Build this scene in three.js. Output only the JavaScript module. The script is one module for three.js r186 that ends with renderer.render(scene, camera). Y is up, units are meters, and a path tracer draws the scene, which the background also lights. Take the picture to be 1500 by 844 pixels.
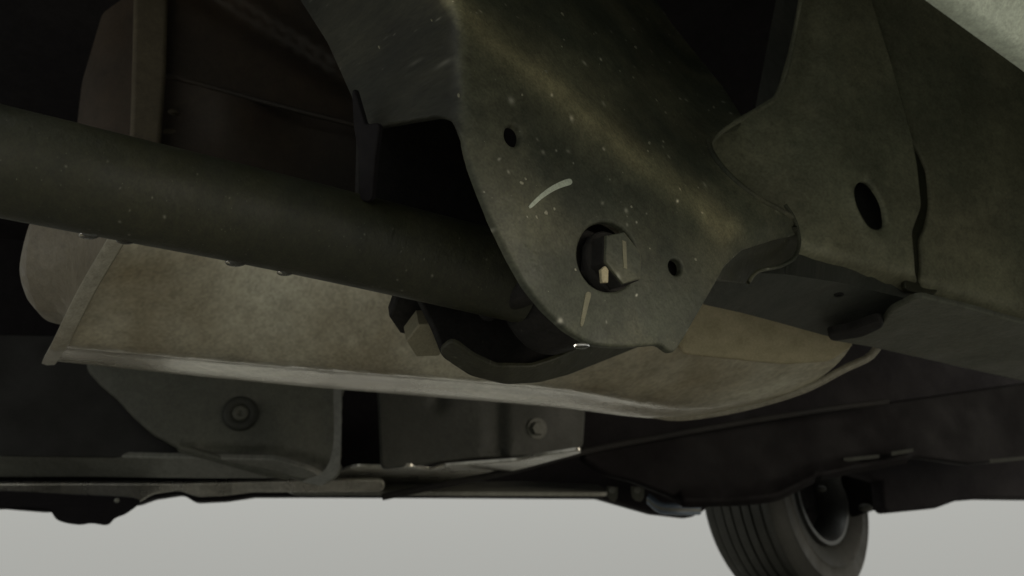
import * as THREE from 'three';
import { toCreasedNormals } from 'three/addons/utils/BufferGeometryUtils.js';

// ------------------------------------------------------------------ camera, sky, sun, exposure
const F = 1080, CX = 750, CY = 422, CAM_Y = 0.065, PITCH = Math.atan(423 / F);
const scene = new THREE.Scene();
const camera = new THREE.PerspectiveCamera(2 * Math.atan(CY / F) * 180 / Math.PI, 1500 / 844, 0.02, 200);
camera.position.set(0, CAM_Y, 0);
camera.rotation.set(PITCH, 0, 0);
camera.focus = 0.385; camera.userData.fStop = 13;
scene.add(camera); camera.updateMatrixWorld(true);

const SKY = [0.392, 0.394, 0.370];
{ // pale overcast sky, brighter overhead as overcast skies are
  const w = 64, h = 32, d = new Float32Array(w * h * 4);
  for (let j = 0; j < h; j++) for (let i = 0; i < w; i++) {
    const el = Math.max(0, (j + 0.5) / h * 2 - 1), k = 1 + 2 * el;
    const o = (j * w + i) * 4;
    for (let c = 0; c < 3; c++) d[o + c] = SKY[c] * k;
    d[o + 3] = 1;
  }
  const t = new THREE.DataTexture(d, w, h, THREE.RGBAFormat, THREE.FloatType);
  t.mapping = THREE.EquirectangularReflectionMapping; t.magFilter = THREE.LinearFilter; t.minFilter = THREE.LinearFilter; t.needsUpdate = true;
  scene.background = t; scene.environment = t;
}
const SUN_TO = new THREE.Vector3(0.84, 0.15, 0.5).normalize();
const sun = new THREE.DirectionalLight(0xfff2dc, 1.25);
sun.position.copy(SUN_TO).multiplyScalar(8); sun.shadow.radius = 60; sun.castShadow = true;
sun.shadow.camera.left = sun.shadow.camera.bottom = -3; sun.shadow.camera.right = sun.shadow.camera.top = 3; sun.shadow.camera.far = 20;
sun.shadow.mapSize.set(2048, 2048);
scene.add(sun); scene.add(sun.target);
const renderer = new THREE.WebGLRenderer({ antialias: true });
renderer.toneMapping = THREE.LinearToneMapping; renderer.toneMappingExposure = 1.0;
renderer.shadowMap.enabled = true;

// ------------------------------------------------------------------ helpers
let seed = 12345;
const rnd = () => { seed = (seed * 1664525 + 1013904223) >>> 0; return seed / 4294967296; };
const cp = Math.cos(PITCH), sp = Math.sin(PITCH);
const V = (x, y, z) => new THREE.Vector3(x, y, z);
const CAM = V(0, CAM_Y, 0);
const view2world = (x, y, z) => V(x, y * cp - z * sp, y * sp + z * cp);          // a direction from view axes to world axes
const dirAt = (px, py) => view2world((px - CX) / F, (CY - py) / F, -1);           // length such that t = depth along the lens axis
const at = (px, py, d) => dirAt(px, py).multiplyScalar(d).add(CAM);
// a flat face as a depth function: through world point p, normal n
const plane = (p, n) => { const k = n.dot(p.clone().sub(CAM)); return (px, py) => k / n.dot(dirAt(px, py)); };
const plane3 = (a, b, c) => { const A = at(...a), B = at(...b), C = at(...c); return plane(A, B.clone().sub(A).cross(C.clone().sub(A))); };
const level = (y) => plane(V(0, y, 0), V(0, 1, 0));
const upright = (px, py, d, yaw) => plane(at(px, py, d), V(Math.sin(yaw * Math.PI / 180), 0, Math.cos(yaw * Math.PI / 180)));
const smin = (a, b, k) => { const h = Math.max(0, Math.min(1, 0.5 + 0.5 * (b - a) / k)); return b + (a - b) * h - k * h * (1 - h); };
const convex = (f, g, k) => (x, y) => 1 / smin(1 / f(x, y), 1 / g(x, y), k);      // two faces that meet in a ridge
const concave = (f, g, k) => (x, y) => -1 / smin(-1 / f(x, y), -1 / g(x, y), k);  // ... in a valley
const plus = (f, g) => (x, y) => f(x, y) + g(x, y);
const segDist = (x, y, a, b) => { const dx = b[0] - a[0], dy = b[1] - a[1], t = Math.max(0, Math.min(1, ((x - a[0]) * dx + (y - a[1]) * dy) / (dx * dx + dy * dy))); return Math.hypot(x - a[0] - t * dx, y - a[1] - t * dy); };
const polyDist = (x, y, pts) => { let m = 1e9; for (let i = 1; i < pts.length; i++) m = Math.min(m, segDist(x, y, pts[i - 1], pts[i])); return m; };
function hash(i, j, s) { let n = (i * 374761393 + j * 668265263 + s * 2147483647) | 0; n = Math.imul(n ^ (n >>> 13), 1274126177); return ((n ^ (n >>> 16)) >>> 0) / 4294967296; }
function vnoise(x, y, per, s) {
  const i = Math.floor(x), j = Math.floor(y); let u = x - i, v = y - j; u = u * u * (3 - 2 * u); v = v * v * (3 - 2 * v);
  const m = (a) => ((a % per) + per) % per;
  const a = hash(m(i), m(j), s), b = hash(m(i + 1), m(j), s), c = hash(m(i), m(j + 1), s), d = hash(m(i + 1), m(j + 1), s);
  return a + (b - a) * u + (c - a) * v + (a - b - c + d) * u * v;
}
const fbm = (x, y, f0, oct, s) => { let a = 0, w = 0.5, t = 0, f = f0; for (let o = 0; o < oct; o++) { a += w * vnoise(x * f, y * f, f, s + o * 17); t += w; w *= 0.55; f *= 2; } return a / t; };
const lin2s = (v) => { v = Math.max(0, Math.min(1, v)); return Math.round(255 * (v <= 0.0031308 ? v * 12.92 : 1.055 * Math.pow(v, 1 / 2.4) - 0.055)); };
const clamp = (v, a = 0, b = 1) => Math.max(a, Math.min(b, v));
function makeTex(n, fn, srgb) {
  const d = new Uint8Array(n * n * 4);
  for (let j = 0; j < n; j++) for (let i = 0; i < n; i++) {
    const c = fn(i / n, j / n), o = (j * n + i) * 4;
    for (let k = 0; k < 3; k++) d[o + k] = srgb ? lin2s(c[k]) : clamp(Math.round(c[k] * 255), 0, 255);
    d[o + 3] = 255;
  }
  const t = new THREE.DataTexture(d, n, n); t.wrapS = t.wrapT = THREE.RepeatWrapping;
  t.magFilter = THREE.LinearFilter; t.minFilter = THREE.LinearMipmapLinearFilter; t.generateMipmaps = true;
  if (srgb) t.colorSpace = THREE.SRGBColorSpace; t.needsUpdate = true; return t;
}
// speckles of road dust: list of spots on the unit square, drawn into a buffer
function speckField(n, count, rmin, rmax, s) {
  const f = new Float32Array(n * n); seed = s;
  for (let k = 0; k < count; k++) {
    const x = rnd() * n, y = rnd() * n, r = rmin + (rmax - rmin) * Math.pow(rnd(), 4), a = rnd() * 3.14, e = 0.5 + rnd() * 0.5, w = 0.3 + 0.7 * Math.pow(rnd(), 2), R = Math.ceil(r * 2);
    for (let j = -R; j <= R; j++) for (let i = -R; i <= R; i++) {
      const u = (i * Math.cos(a) + j * Math.sin(a)) / r, v = (j * Math.cos(a) - i * Math.sin(a)) / (r * e), q = Math.exp(-(u * u + v * v) * 1.6) * w;
      const o = ((Math.floor(y + j) + n) % n) * n + (Math.floor(x + i) + n) % n; f[o] = Math.max(f[o], q);
    }
  }
  return (u, v) => f[Math.min(n - 1, Math.floor(v * n)) * n + Math.min(n - 1, Math.floor(u * n))];
}
const noiseB = makeTex(512, (u, v) => { const a = 0.6 * fbm(u, v, 8, 6, 3) + 0.4 * fbm(u, v, 64, 3, 9); return [a, a, a]; });
const noiseR = makeTex(512, (u, v) => { const a = clamp(0.72 + 0.5 * (fbm(u, v, 6, 6, 31) - 0.5)); return [a, a, a]; });
function rep(t, size) { const c = t.clone(); c.repeat.set(1 / size, 1 / size); c.needsUpdate = true; return c; }
// mottled metal or plastic: base colour, dirt colour, specks, size of one repeat in metres
function mat(base, dirt, o = {}) {
  const n = o.n || 512, size = o.size || 0.3, s = o.seed || 1, amt = o.amt ?? 0.6;
  const sp1 = o.specks ? speckField(n, o.specks, 0.7, o.speckMax || 2.4, s * 77 + 5) : () => 0;
  const map = makeTex(n, (u, v) => {
    const a = clamp((fbm(u, v, 4, 6, s) - 0.5) * 2.2 * amt + 0.42), g = 1 + (o.grain ?? 0.35) * 2 * (0.55 * fbm(u, v, 48, 4, s + 50) + 0.45 * vnoise(u * 256, v * 256, 256, s + 60) - 0.5), q = sp1(u, v) * (o.speckStr ?? 0.35), st = o.streak ? clamp((fbm(u * 0.5, v * 3, 6, 5, s + 80) - 0.52) * 4) * o.streak : 0;
    return [0, 1, 2].map((c) => (base[c] * (1 - a) + dirt[c] * a) * g * (1 - st) + q * [0.95, 0.93, 0.8][c]);
  }, true);
  map.repeat.set(1 / size, 1 / size);
  return new THREE.MeshPhysicalMaterial({ map, roughness: o.rough ?? 0.8, roughnessMap: rep(noiseR, size * 0.8), metalness: o.metal ?? 0, bumpMap: rep(noiseB, size * 0.7), bumpScale: o.bump ?? 0.0006, side: THREE.DoubleSide });
}
const M = {
  plate: mat([0.052, 0.058, 0.040], [0.145, 0.14, 0.09], { size: 0.22, amt: 0.9, grain: 0.5, n: 1024, specks: 240, speckMax: 11, speckStr: 0.6, seed: 2, rough: 0.9, bump: 0.0008 }),
  mud: mat([0.30, 0.29, 0.21], [0.42, 0.41, 0.33], { size: 0.03, seed: 42, rough: 0.95 }),
  cover2: mat([0.065, 0.072, 0.054], [0.105, 0.108, 0.08], { size: 0.25, seed: 43, rough: 0.85, grain: 0.4 }),
  panelShade: mat([0.005, 0.005, 0.0045], [0.009, 0.009, 0.0075], { size: 0.6, seed: 44, rough: 0.95 }),  // near black, for the added sheet that replaces shade beside the side panel
  faint: mat([0.17, 0.165, 0.11], [0.22, 0.21, 0.14], { size: 0.04, seed: 41, rough: 0.9 }),
  inner: mat([0.02, 0.02, 0.021], [0.035, 0.033, 0.03], { seed: 3, specks: 30, speckStr: 0.1, rough: 0.9 }),
  tube: mat([0.013, 0.0155, 0.0075], [0.034, 0.034, 0.017], { amt: 0.9, grain: 0.5, size: 0.2, specks: 200, speckMax: 3, speckStr: 0.2, seed: 4, rough: 0.8, bump: 0.0005 }),
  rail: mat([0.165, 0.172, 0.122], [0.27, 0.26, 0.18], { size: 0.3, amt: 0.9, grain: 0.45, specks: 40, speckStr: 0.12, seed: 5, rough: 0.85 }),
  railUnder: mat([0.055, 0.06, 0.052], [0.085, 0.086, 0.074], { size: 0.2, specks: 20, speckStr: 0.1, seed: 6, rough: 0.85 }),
  muffler: mat([0.74, 0.72, 0.59], [0.30, 0.25, 0.155], { size: 0.5, seed: 7, amt: 1.0, specks: 120, speckStr: 0.08, rough: 0.33, metal: 0.45, bump: 0.0004, streak: 0.25 }),
  seam: mat([0.44, 0.42, 0.35], [0.33, 0.30, 0.23], { size: 0.2, seed: 8, rough: 0.7, metal: 0.25 }),
  bolt: mat([0.19, 0.18, 0.125], [0.26, 0.235, 0.16], { size: 0.05, seed: 9, specks: 40, speckStr: 0.2, rough: 0.7, metal: 0.2, bump: 0.0002 }),
  tan: mat([0.36, 0.32, 0.20], [0.50, 0.44, 0.29], { size: 0.05, seed: 10, rough: 0.8 }),
  rust: mat([0.022, 0.0175, 0.0135], [0.046, 0.032, 0.021], { size: 0.5, seed: 11, amt: 1, rough: 0.9 }),
  rustPale: mat([0.075, 0.062, 0.04], [0.11, 0.09, 0.058], { size: 0.4, seed: 12, rough: 0.9 }),
  panelDark: mat([0.03, 0.033, 0.027], [0.042, 0.044, 0.035], { size: 0.6, seed: 33, rough: 0.85, bump: 0.001 }),
  band: mat([0.62, 0.61, 0.56], [0.5, 0.48, 0.41], { size: 0.3, seed: 34, rough: 0.42, metal: 0.7, bump: 0.0006, streak: 0.4 }),
  cap: mat([0.17, 0.15, 0.11], [0.12, 0.10, 0.07], { size: 0.25, seed: 35, rough: 0.8 }),
  panel: mat([0.085, 0.09, 0.075], [0.11, 0.112, 0.09], { size: 0.6, seed: 13, specks: 20, speckStr: 0.1, rough: 0.8, bump: 0.001 }),
  trim: mat([0.26, 0.27, 0.235], [0.17, 0.17, 0.15], { size: 0.7, seed: 14, rough: 0.65 }),
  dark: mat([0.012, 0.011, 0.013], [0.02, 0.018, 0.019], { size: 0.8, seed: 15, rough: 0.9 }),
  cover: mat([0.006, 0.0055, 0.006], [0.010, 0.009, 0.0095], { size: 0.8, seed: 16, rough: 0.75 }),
  rubber: mat([0.013, 0.014, 0.011], [0.028, 0.028, 0.021], { size: 0.4, seed: 17, rough: 0.8, bump: 0.001 }),
  rim: mat([0.09, 0.095, 0.095], [0.06, 0.06, 0.055], { size: 0.4, seed: 18, rough: 0.5, metal: 0.4 }),
  sill: mat([0.56, 0.62, 0.53], [0.42, 0.46, 0.38], { size: 0.12, seed: 19, specks: 60, speckMax: 3, speckStr: 0.3, rough: 0.55, bump: 0.0004 }),
  cable: mat([0.13, 0.18, 0.26], [0.15, 0.19, 0.24], { size: 0.2, seed: 20, rough: 0.5 }),
  ground: mat([0.58, 0.57, 0.53], [0.48, 0.47, 0.43], { size: 2.5, seed: 21, specks: 200, speckStr: 0.1, rough: 0.95, bump: 0.003 }),
};
M.railTint = M.rail.clone(); M.railTint.vertexColors = true;
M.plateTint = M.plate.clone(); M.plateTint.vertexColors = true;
for (const m of [M.inner, M.dark, M.cover]) { m.specularIntensity = 0.15; m.roughness = 1; }
const usedNames = {};
function numbered(n) { const k = usedNames[n] = (usedNames[n] ?? -1) + 1; return k ? n + '_' + String(k).padStart(3, '0') : n; }
function thing(name, label, category, pos, group) {
  const o = new THREE.Group(); o.name = numbered(name); o.userData = { label, category }; if (group) o.userData.group = group;
  if (pos) o.position.copy(pos); scene.add(o); o.updateMatrixWorld(true); return o;
}
const meshes = [];
function add(name, geo, m, parent, label) {          // geometry given in world metres; kept relative to its thing's base
  const g = geo; let p = parent, off = V(0, 0, 0);
  if (p) { p.updateWorldMatrix(true, false); off.setFromMatrixPosition(p.matrixWorld); }
  g.translate(-off.x, -off.y, -off.z);
  const o = new THREE.Mesh(g, m); o.name = name; o.castShadow = o.receiveShadow = true; if (label) o.userData.label = label;
  (p || scene).add(o); return o;
}
// uv in metres on the flat that fits a geometry best, per face direction for solid bodies
function boxUV(g, byFace) {
  const p = g.attributes.position, n = g.attributes.normal, uv = new Float32Array(p.count * 2), N = V(0, 0, 0);
  for (let i = 0; i < p.count; i++) N.add(V(n.getX(i), n.getY(i), n.getZ(i)));
  if (N.length() < 1e-6) N.set(0, 0, 1); N.normalize();
  const T = Math.abs(N.y) > 0.9 ? V(1, 0, 0) : V(0, 1, 0).cross(N).normalize(), B = N.clone().cross(T).normalize(), q = V(0, 0, 0);
  for (let i = 0; i < p.count; i++) {
    q.set(p.getX(i), p.getY(i), p.getZ(i));
    if (byFace) { const ax = Math.abs(n.getX(i)), ay = Math.abs(n.getY(i)), az = Math.abs(n.getZ(i)); const w = ay >= ax && ay >= az ? [q.x, q.z] : ax >= az ? [q.z, q.y] : [q.x, q.y]; uv[2 * i] = w[0]; uv[2 * i + 1] = w[1]; }
    else { uv[2 * i] = q.dot(T); uv[2 * i + 1] = q.dot(B); }
  }
  g.setAttribute('uv', new THREE.BufferAttribute(uv, 2)); return g;
}
function rounded(pts, rad = 7) {                       // each corner of an outline eased by a small curve
  if (!rad) return pts; const o = [], n = pts.length;
  for (let i = 0; i < n; i++) {
    const a = pts[(i + n - 1) % n], b = pts[i], c = pts[(i + 1) % n], la = Math.hypot(a[0] - b[0], a[1] - b[1]), lc = Math.hypot(c[0] - b[0], c[1] - b[1]), ra = Math.min(rad, la * 0.45) / la, rc = Math.min(rad, lc * 0.45) / lc;
    for (const t of [0, 0.33, 0.67, 1]) { const w0 = (1 - t) * (1 - t), w1 = 2 * t * (1 - t), w2 = t * t; o.push([0, 1].map((k) => w0 * (b[k] + (a[k] - b[k]) * ra) + w1 * b[k] + w2 * (b[k] + (c[k] - b[k]) * rc))); }
  }
  return o;
}
const oval = (cx, cy, rx, ry, tilt = 0, n = 28) => Array.from({ length: n }, (_, i) => { const a = i / n * 2 * Math.PI, c = Math.cos(tilt), s = Math.sin(tilt), x = rx * Math.cos(a), y = ry * Math.sin(a); return [cx + x * c - y * s, cy + x * s + y * c]; });
function delaunay(pt) {                                  // triangles of a point set, by insertion
  const n = pt.length, X = pt.map((p) => p[0]), Y = pt.map((p) => p[1]); X.push(-1e5, 1e5, 0); Y.push(-1e5, -1e5, 1.5e5);
  let T = []; const mk = (a, b, c) => { const ax = X[a], ay = Y[a], bx = X[b] - ax, by = Y[b] - ay, cx = X[c] - ax, cy = Y[c] - ay, d = 2 * (bx * cy - by * cx); if (Math.abs(d) < 1e-9) return { v: [a, b, c], x: 0, y: 0, r: 1e30 }; const u = (cy * (bx * bx + by * by) - by * (cx * cx + cy * cy)) / d, w = (bx * (cx * cx + cy * cy) - cx * (bx * bx + by * by)) / d; return { v: [a, b, c], x: ax + u, y: ay + w, r: u * u + w * w }; };
  T.push(mk(n, n + 1, n + 2));
  const order = Array.from({ length: n }, (_, i) => i).sort((a, b) => X[a] - X[b]); let done = [];
  for (const i of order) {
    const E = new Map(), keep = [];
    for (const t of T) {
      const dx = X[i] - t.x, dy = Y[i] - t.y;
      if (dx > 0 && dx * dx > t.r) { done.push(t); continue; }
      if (dx * dx + dy * dy < t.r - 1e-9) for (let k = 0; k < 3; k++) { const a = t.v[k], b = t.v[(k + 1) % 3], key = a < b ? a * 1e6 + b : b * 1e6 + a; E.has(key) ? E.set(key, null) : E.set(key, [a, b]); }
      else keep.push(t);
    }
    T = keep; for (const e of E.values()) if (e) T.push(mk(e[0], e[1], i));
  }
  return [...done, ...T].map((t) => t.v).filter((v) => v.every((i) => i < n)).map(([a, b, c]) => ((X[b] - X[a]) * (Y[c] - Y[a]) - (Y[b] - Y[a]) * (X[c] - X[a]) > 0 ? [a, b, c] : [a, c, b]));
}
// pressed sheet metal of real thickness with rounded edges: outline + holes, depth function for its bends
function sheet(outline, depth, o = {}) {
  const h = o.edge ?? 16, resample = (q) => { const c = []; q.forEach((a, i) => { const b = q[(i + 1) % q.length], n = Math.max(1, Math.round(Math.hypot(b[0] - a[0], b[1] - a[1]) / (h * 0.6))); for (let k = 0; k < n; k++) c.push([a[0] + (b[0] - a[0]) * k / n, a[1] + (b[1] - a[1]) * k / n]); }); return c.filter((p, i) => { const b = c[(i + 1) % c.length]; return Math.hypot(b[0] - p[0], b[1] - p[1]) > 0.4; }); };
  const rings = [rounded(outline, o.round ?? 7), ...(o.holes || [])].map(resample);
  const inside = (x, y) => { let w = false; for (const q of rings) for (let i = 0, k = q.length - 1; i < q.length; k = i++) if ((q[i][1] > y) !== (q[k][1] > y) && x < (q[k][0] - q[i][0]) * (y - q[i][1]) / (q[k][1] - q[i][1]) + q[i][0]) w = !w; return w; };
  const pt = rings.flat(), nb = pt.length; let x0 = 1e9, x1 = -1e9, y0 = 1e9, y1 = -1e9;
  for (const p of pt) { x0 = Math.min(x0, p[0]); x1 = Math.max(x1, p[0]); y0 = Math.min(y0, p[1]); y1 = Math.max(y1, p[1]); }
  for (let j = 0, y = y0; y < y1; y += h * 0.866, j++) for (let i = 0, x = x0 + (j % 2) * h / 2; x < x1; x += h, i++) {
    const qx = x + (hash(i, j, 1) - 0.5) * h * 0.15, qy = y + (hash(i, j, 2) - 0.5) * h * 0.15; if (!inside(qx, qy)) continue;
    let ok = true; for (let k = 0; k < nb && ok; k++) ok = Math.hypot(pt[k][0] - qx, pt[k][1] - qy) > h * 0.55;
    if (ok) pt.push([qx, qy]);
  }
  const tris = delaunay(pt).filter(([a, b, c]) => inside((pt[a][0] + pt[b][0] + pt[c][0]) / 3, (pt[a][1] + pt[b][1] + pt[c][1]) / 3));
  const nV = pt.length, pos = pt.map((p) => at(p[0], p[1], depth(p[0], p[1]))), P = { getX: (i) => pt[i][0], getY: (i) => pt[i][1] };
  const nor = pos.map(() => V(0, 0, 0)), e1 = V(0, 0, 0), e2 = V(0, 0, 0);
  for (const t of tris) { e1.subVectors(pos[t[1]], pos[t[0]]); e2.subVectors(pos[t[2]], pos[t[0]]); const f = e1.clone().cross(e2); for (const i of t) nor[i].add(f); }
  let facing = 0; nor.forEach((n, i) => { facing += n.dot(CAM.clone().sub(pos[i])); });
  if (facing < 0) { tris.forEach((t) => t.reverse()); nor.forEach((n) => n.negate()); }
  nor.forEach((n) => n.normalize());
  const th = o.thick ?? 0.003, b = Math.min(o.bevel ?? 0.0012, th * 0.5), out = [], on = [], oi = [];
  const put = (p, n) => { out.push(p.x, p.y, p.z); on.push(n.x, n.y, n.z); return out.length / 3 - 1; };
  for (let i = 0; i < nV; i++) put(pos[i], nor[i]);
  for (let i = 0; i < nV; i++) put(pos[i].clone().addScaledVector(nor[i], -th), nor[i].clone().negate());
  const edges = new Map();
  for (const t of tris) { oi.push(...t, t[2] + nV, t[1] + nV, t[0] + nV); for (let k = 0; k < 3; k++) { const x = t[k], y = t[(k + 1) % 3]; if (!edges.delete(y + '_' + x)) edges.set(x + '_' + y, [x, y]); } }
  const outw = new Map();
  for (const [x, y] of edges.values()) { const t = pos[y].clone().sub(pos[x]).normalize(); for (const i of [x, y]) { if (!outw.has(i)) outw.set(i, V(0, 0, 0)); outw.get(i).add(t.clone().cross(nor[i])); } }
  const ring = new Map();
  for (const [i, w] of outw) {
    w.normalize(); const r = [];
    for (let k = 0; k <= 3; k++) { const s = k / 3 * Math.PI / 2; const n = nor[i].clone().multiplyScalar(Math.cos(s)).addScaledVector(w, Math.sin(s)); r.push(put(pos[i].clone().addScaledVector(w, b * Math.sin(s)).addScaledVector(nor[i], -b * (1 - Math.cos(s))), n)); }
    r.push(put(pos[i].clone().addScaledVector(w, b).addScaledVector(nor[i], -th), w)); r.push(put(pos[i].clone().addScaledVector(nor[i], -th), w));
    ring.set(i, r);
  }
  for (const [x, y] of edges.values()) { const A = ring.get(x), B = ring.get(y); for (let k = 0; k < A.length - 1; k++) oi.push(A[k], A[k + 1], B[k], B[k], A[k + 1], B[k + 1]); }
  const r = new THREE.BufferGeometry();
  r.setAttribute('position', new THREE.Float32BufferAttribute(out, 3)); r.setAttribute('normal', new THREE.Float32BufferAttribute(on, 3)); r.setIndex(oi);
  if (o.tint) { const c = []; for (let k = 0; k < 2; k++) for (let i = 0; i < nV; i++) c.push(...o.tint(P.getX(i), P.getY(i))); for (const i of outw.keys()) { const q = o.tint(P.getX(i), P.getY(i)); for (let k = 0; k < 6; k++) c.push(...q); } r.setAttribute('color', new THREE.Float32BufferAttribute(c, 3)); }
  return boxUV(r);
}
// closed body lofted through sections of [px, py, depth] or Vector3 points
function loft(sections, o = {}) {
  let S = sections.map((s) => s.map((p) => (p.isVector3 ? p : at(...p))));
  const m = o.around ?? 0, n = o.along ?? 0;
  if (m) S = S.map((s) => { const c = new THREE.CatmullRomCurve3(s, true, 'centripetal'); return Array.from({ length: m }, (_, i) => c.getPoint(i / m)); });
  if (n) { const k = S[0].length, cs = Array.from({ length: k }, (_, i) => new THREE.CatmullRomCurve3(S.map((s) => s[i]), false, 'centripetal')); S = Array.from({ length: n + 1 }, (_, j) => cs.map((c) => c.getPoint(j / n))); }
  const k = S[0].length + 1, pos = [], idx = [], uv = []; let run = 0;
  S = S.map((s) => [...s, s[0]]);
  S.forEach((s, j) => {
    if (j) run += s.reduce((q, p, i) => q + p.distanceTo(S[j - 1][i]), 0) / k;
    let v = 0; s.forEach((p, i) => { if (i) v += p.distanceTo(s[i - 1]); pos.push(p.x, p.y, p.z); uv.push(run, v); });
  });
  for (let j = 0; j < S.length - 1; j++) for (let i = 0; i < k - 1; i++) { const a = j * k + i, b = a + 1, c = a + k, d = b + k; idx.push(a, c, b, b, c, d); }
  for (const j of [0, S.length - 1]) { const c = V(0, 0, 0); S[j].forEach((p) => c.add(p)); c.multiplyScalar(1 / k); const ci = pos.length / 3; pos.push(c.x, c.y, c.z); uv.push(uv[2 * j * k] - 0.05, 0.1); for (let i = 0; i < k - 1; i++) { const a = j * k + i, b = a + 1; j ? idx.push(a, ci, b) : idx.push(a, b, ci); } }
  let g = new THREE.BufferGeometry(); g.setAttribute('position', new THREE.Float32BufferAttribute(pos, 3)); g.setAttribute('uv', new THREE.Float32BufferAttribute(uv, 2)); g.setIndex(idx); g.computeVertexNormals();
  g = toCreasedNormals(g.toNonIndexed(), o.crease ?? 0.7);
  return g;
}
// prism of any outline given in its own axes: right R, up U, along N; from point C
function prism(shape, C, R, U, N, depth, bevel = 0.0008) {
  const g = new THREE.ExtrudeGeometry(shape, { depth: depth - 2 * bevel, bevelEnabled: true, bevelThickness: bevel, bevelSize: bevel, bevelOffset: -bevel, bevelSegments: 3, curveSegments: 32 });
  g.translate(0, 0, bevel);
  g.applyMatrix4(new THREE.Matrix4().makeBasis(R, U, N).setPosition(C)); return g;
}
const polyShape = (n, r, a0 = 0) => new THREE.Shape(Array.from({ length: n }, (_, i) => new THREE.Vector2(r * Math.cos(a0 + i / n * 2 * Math.PI), r * Math.sin(a0 + i / n * 2 * Math.PI))));
const discShape = (r, hole) => { const s = new THREE.Shape(); s.absarc(0, 0, r, 0, Math.PI * 2); if (hole) { const h = new THREE.Path(); h.absarc(0, 0, hole, 0, Math.PI * 2, true); s.holes.push(h); } return s; };
function tube(pts, r, seg = 60, rad = 28, closed = false) { return new THREE.TubeGeometry(new THREE.CatmullRomCurve3(pts, closed), seg, r, rad, closed); }
function metreUV(g, l, c) { const u = g.attributes.uv; for (let i = 0; i < u.count; i++) u.setXY(i, u.getX(i) * l, u.getY(i) * c); return g; }
const frameOf = (N) => { const R = V(0, 1, 0).cross(N).normalize(); return [R, N.clone().cross(R).normalize(), N]; };

// ------------------------------------------------------------------ setting: ground and the car's floor
{
  const g = new THREE.PlaneGeometry(240, 240, 4, 4); g.rotateX(-Math.PI / 2); boxUV(g);
  const o = add('ground', g, M.ground); o.userData = { kind: 'structure', label: 'pale concrete ground under the car' };
}

// front clevis plate: upright, turned 40 degrees to the right
const N1 = V(0.63, 0, 0.776).normalize();
const P1 = plane(at(880, 330, 0.37), N1);

// ------------------------------------------------------------------ car floor above everything
{
  const t = thing('car_floor', 'dark car floor overhead, in shadow behind the bracket and pipe', 'car floor', V(0, 0.78, -1.5));
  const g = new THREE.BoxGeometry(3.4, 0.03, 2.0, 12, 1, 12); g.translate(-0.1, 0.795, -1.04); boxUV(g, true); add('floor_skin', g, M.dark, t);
}
// far body side that closes the view below the floor
{
  const d = upright(750, 720, 1.75, 14);
  const t = thing('rear_valance', 'dark lower body edge of the car along the pale background, behind wheel', 'valance', at(750, 700, 1.75));
  const out = [[-200, 330], [-200, 742], [0, 735], [60, 740], [200, 730], [222, 722], [262, 716], [272, 717], [288, 727], [330, 725], [372, 719], [440, 719], [640, 720], [880, 722], [960, 745], [1012, 751], [1030, 742], [1040, 728], [1130, 722], [1190, 692], [1240, 684], [1296, 700], [1300, 745], [1372, 738], [1402, 727], [1440, 724], [1500, 725], [1720, 728], [1720, 330]];
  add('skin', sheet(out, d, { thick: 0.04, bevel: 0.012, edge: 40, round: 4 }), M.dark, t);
}

// ------------------------------------------------------------------ wheel
{
  const C = at(1157, 757, 2.32), axis = V(0.66, 0, 0.75).normalize();
  C.y = 0.31;
  const t = thing('wheel', 'black road wheel at lower right, treaded tyre cut off by picture edge', 'wheel', V(C.x, 0, C.z));
  const place = (g) => { g.applyMatrix4(new THREE.Matrix4().makeBasis(...(() => { const R = V(0, 1, 0).cross(axis).normalize(); return [R, axis, R.clone().cross(axis)]; })()).setPosition(C)); return g; };
  const prof = [[0.155, -0.1], [0.175, -0.118], [0.215, -0.13], [0.255, -0.13], [0.285, -0.12], [0.302, -0.104]];
  for (let k = 0; k < 7; k++) { const y = -0.093 + k * 0.031, w = 0.0115 + 0.0015 * (k % 2); prof.push([0.3085 - 0.006 * Math.pow((k - 3) / 3, 2), y - w], [0.31 - 0.006 * Math.pow((k - 3) / 3, 2), y], [0.3085 - 0.006 * Math.pow((k - 3) / 3, 2), y + w]); if (k < 6) prof.push([0.301, y + w + 0.001], [0.301, y + 0.031 - w - 0.0005]); }
  prof.push([0.302, 0.104], [0.285, 0.12], [0.268, 0.128], [0.263, 0.133], [0.256, 0.131], [0.225, 0.132], [0.22, 0.135], [0.212, 0.13], [0.175, 0.118], [0.155, 0.1], [0.15, 0.0], [0.155, -0.1]);
  const tyre = new THREE.LatheGeometry(prof.map((p) => new THREE.Vector2(...p)), 96); metreUV(tyre, 2, 0.5);
  add('tyre', place(toCreasedNormals(tyre.toNonIndexed(), 0.6)), M.rubber, t);
  const rim = new THREE.LatheGeometry([[0.158, 0.105], [0.157, 0.122], [0.146, 0.122], [0.138, 0.105], [0.132, 0.06], [0.125, -0.05], [0.03, -0.06], [0.03, -0.07], [0.13, -0.07], [0.15, -0.09], [0.158, 0.105]].map((p) => new THREE.Vector2(...p)), 80); metreUV(rim, 1, 0.4);
  const rm = add('rim', place(toCreasedNormals(rim.toNonIndexed(), 0.5)), M.rim, t);
  const hub = new THREE.LatheGeometry([[0.001, 0.07], [0.05, 0.068], [0.06, 0.055], [0.105, 0.05], [0.115, 0.04], [0.115, -0.02], [0.001, -0.03]].map((p) => new THREE.Vector2(...p)), 60);
  add('brake_drum', place(toCreasedNormals(hub.toNonIndexed(), 0.5)), M.cover, t);
}
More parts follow.
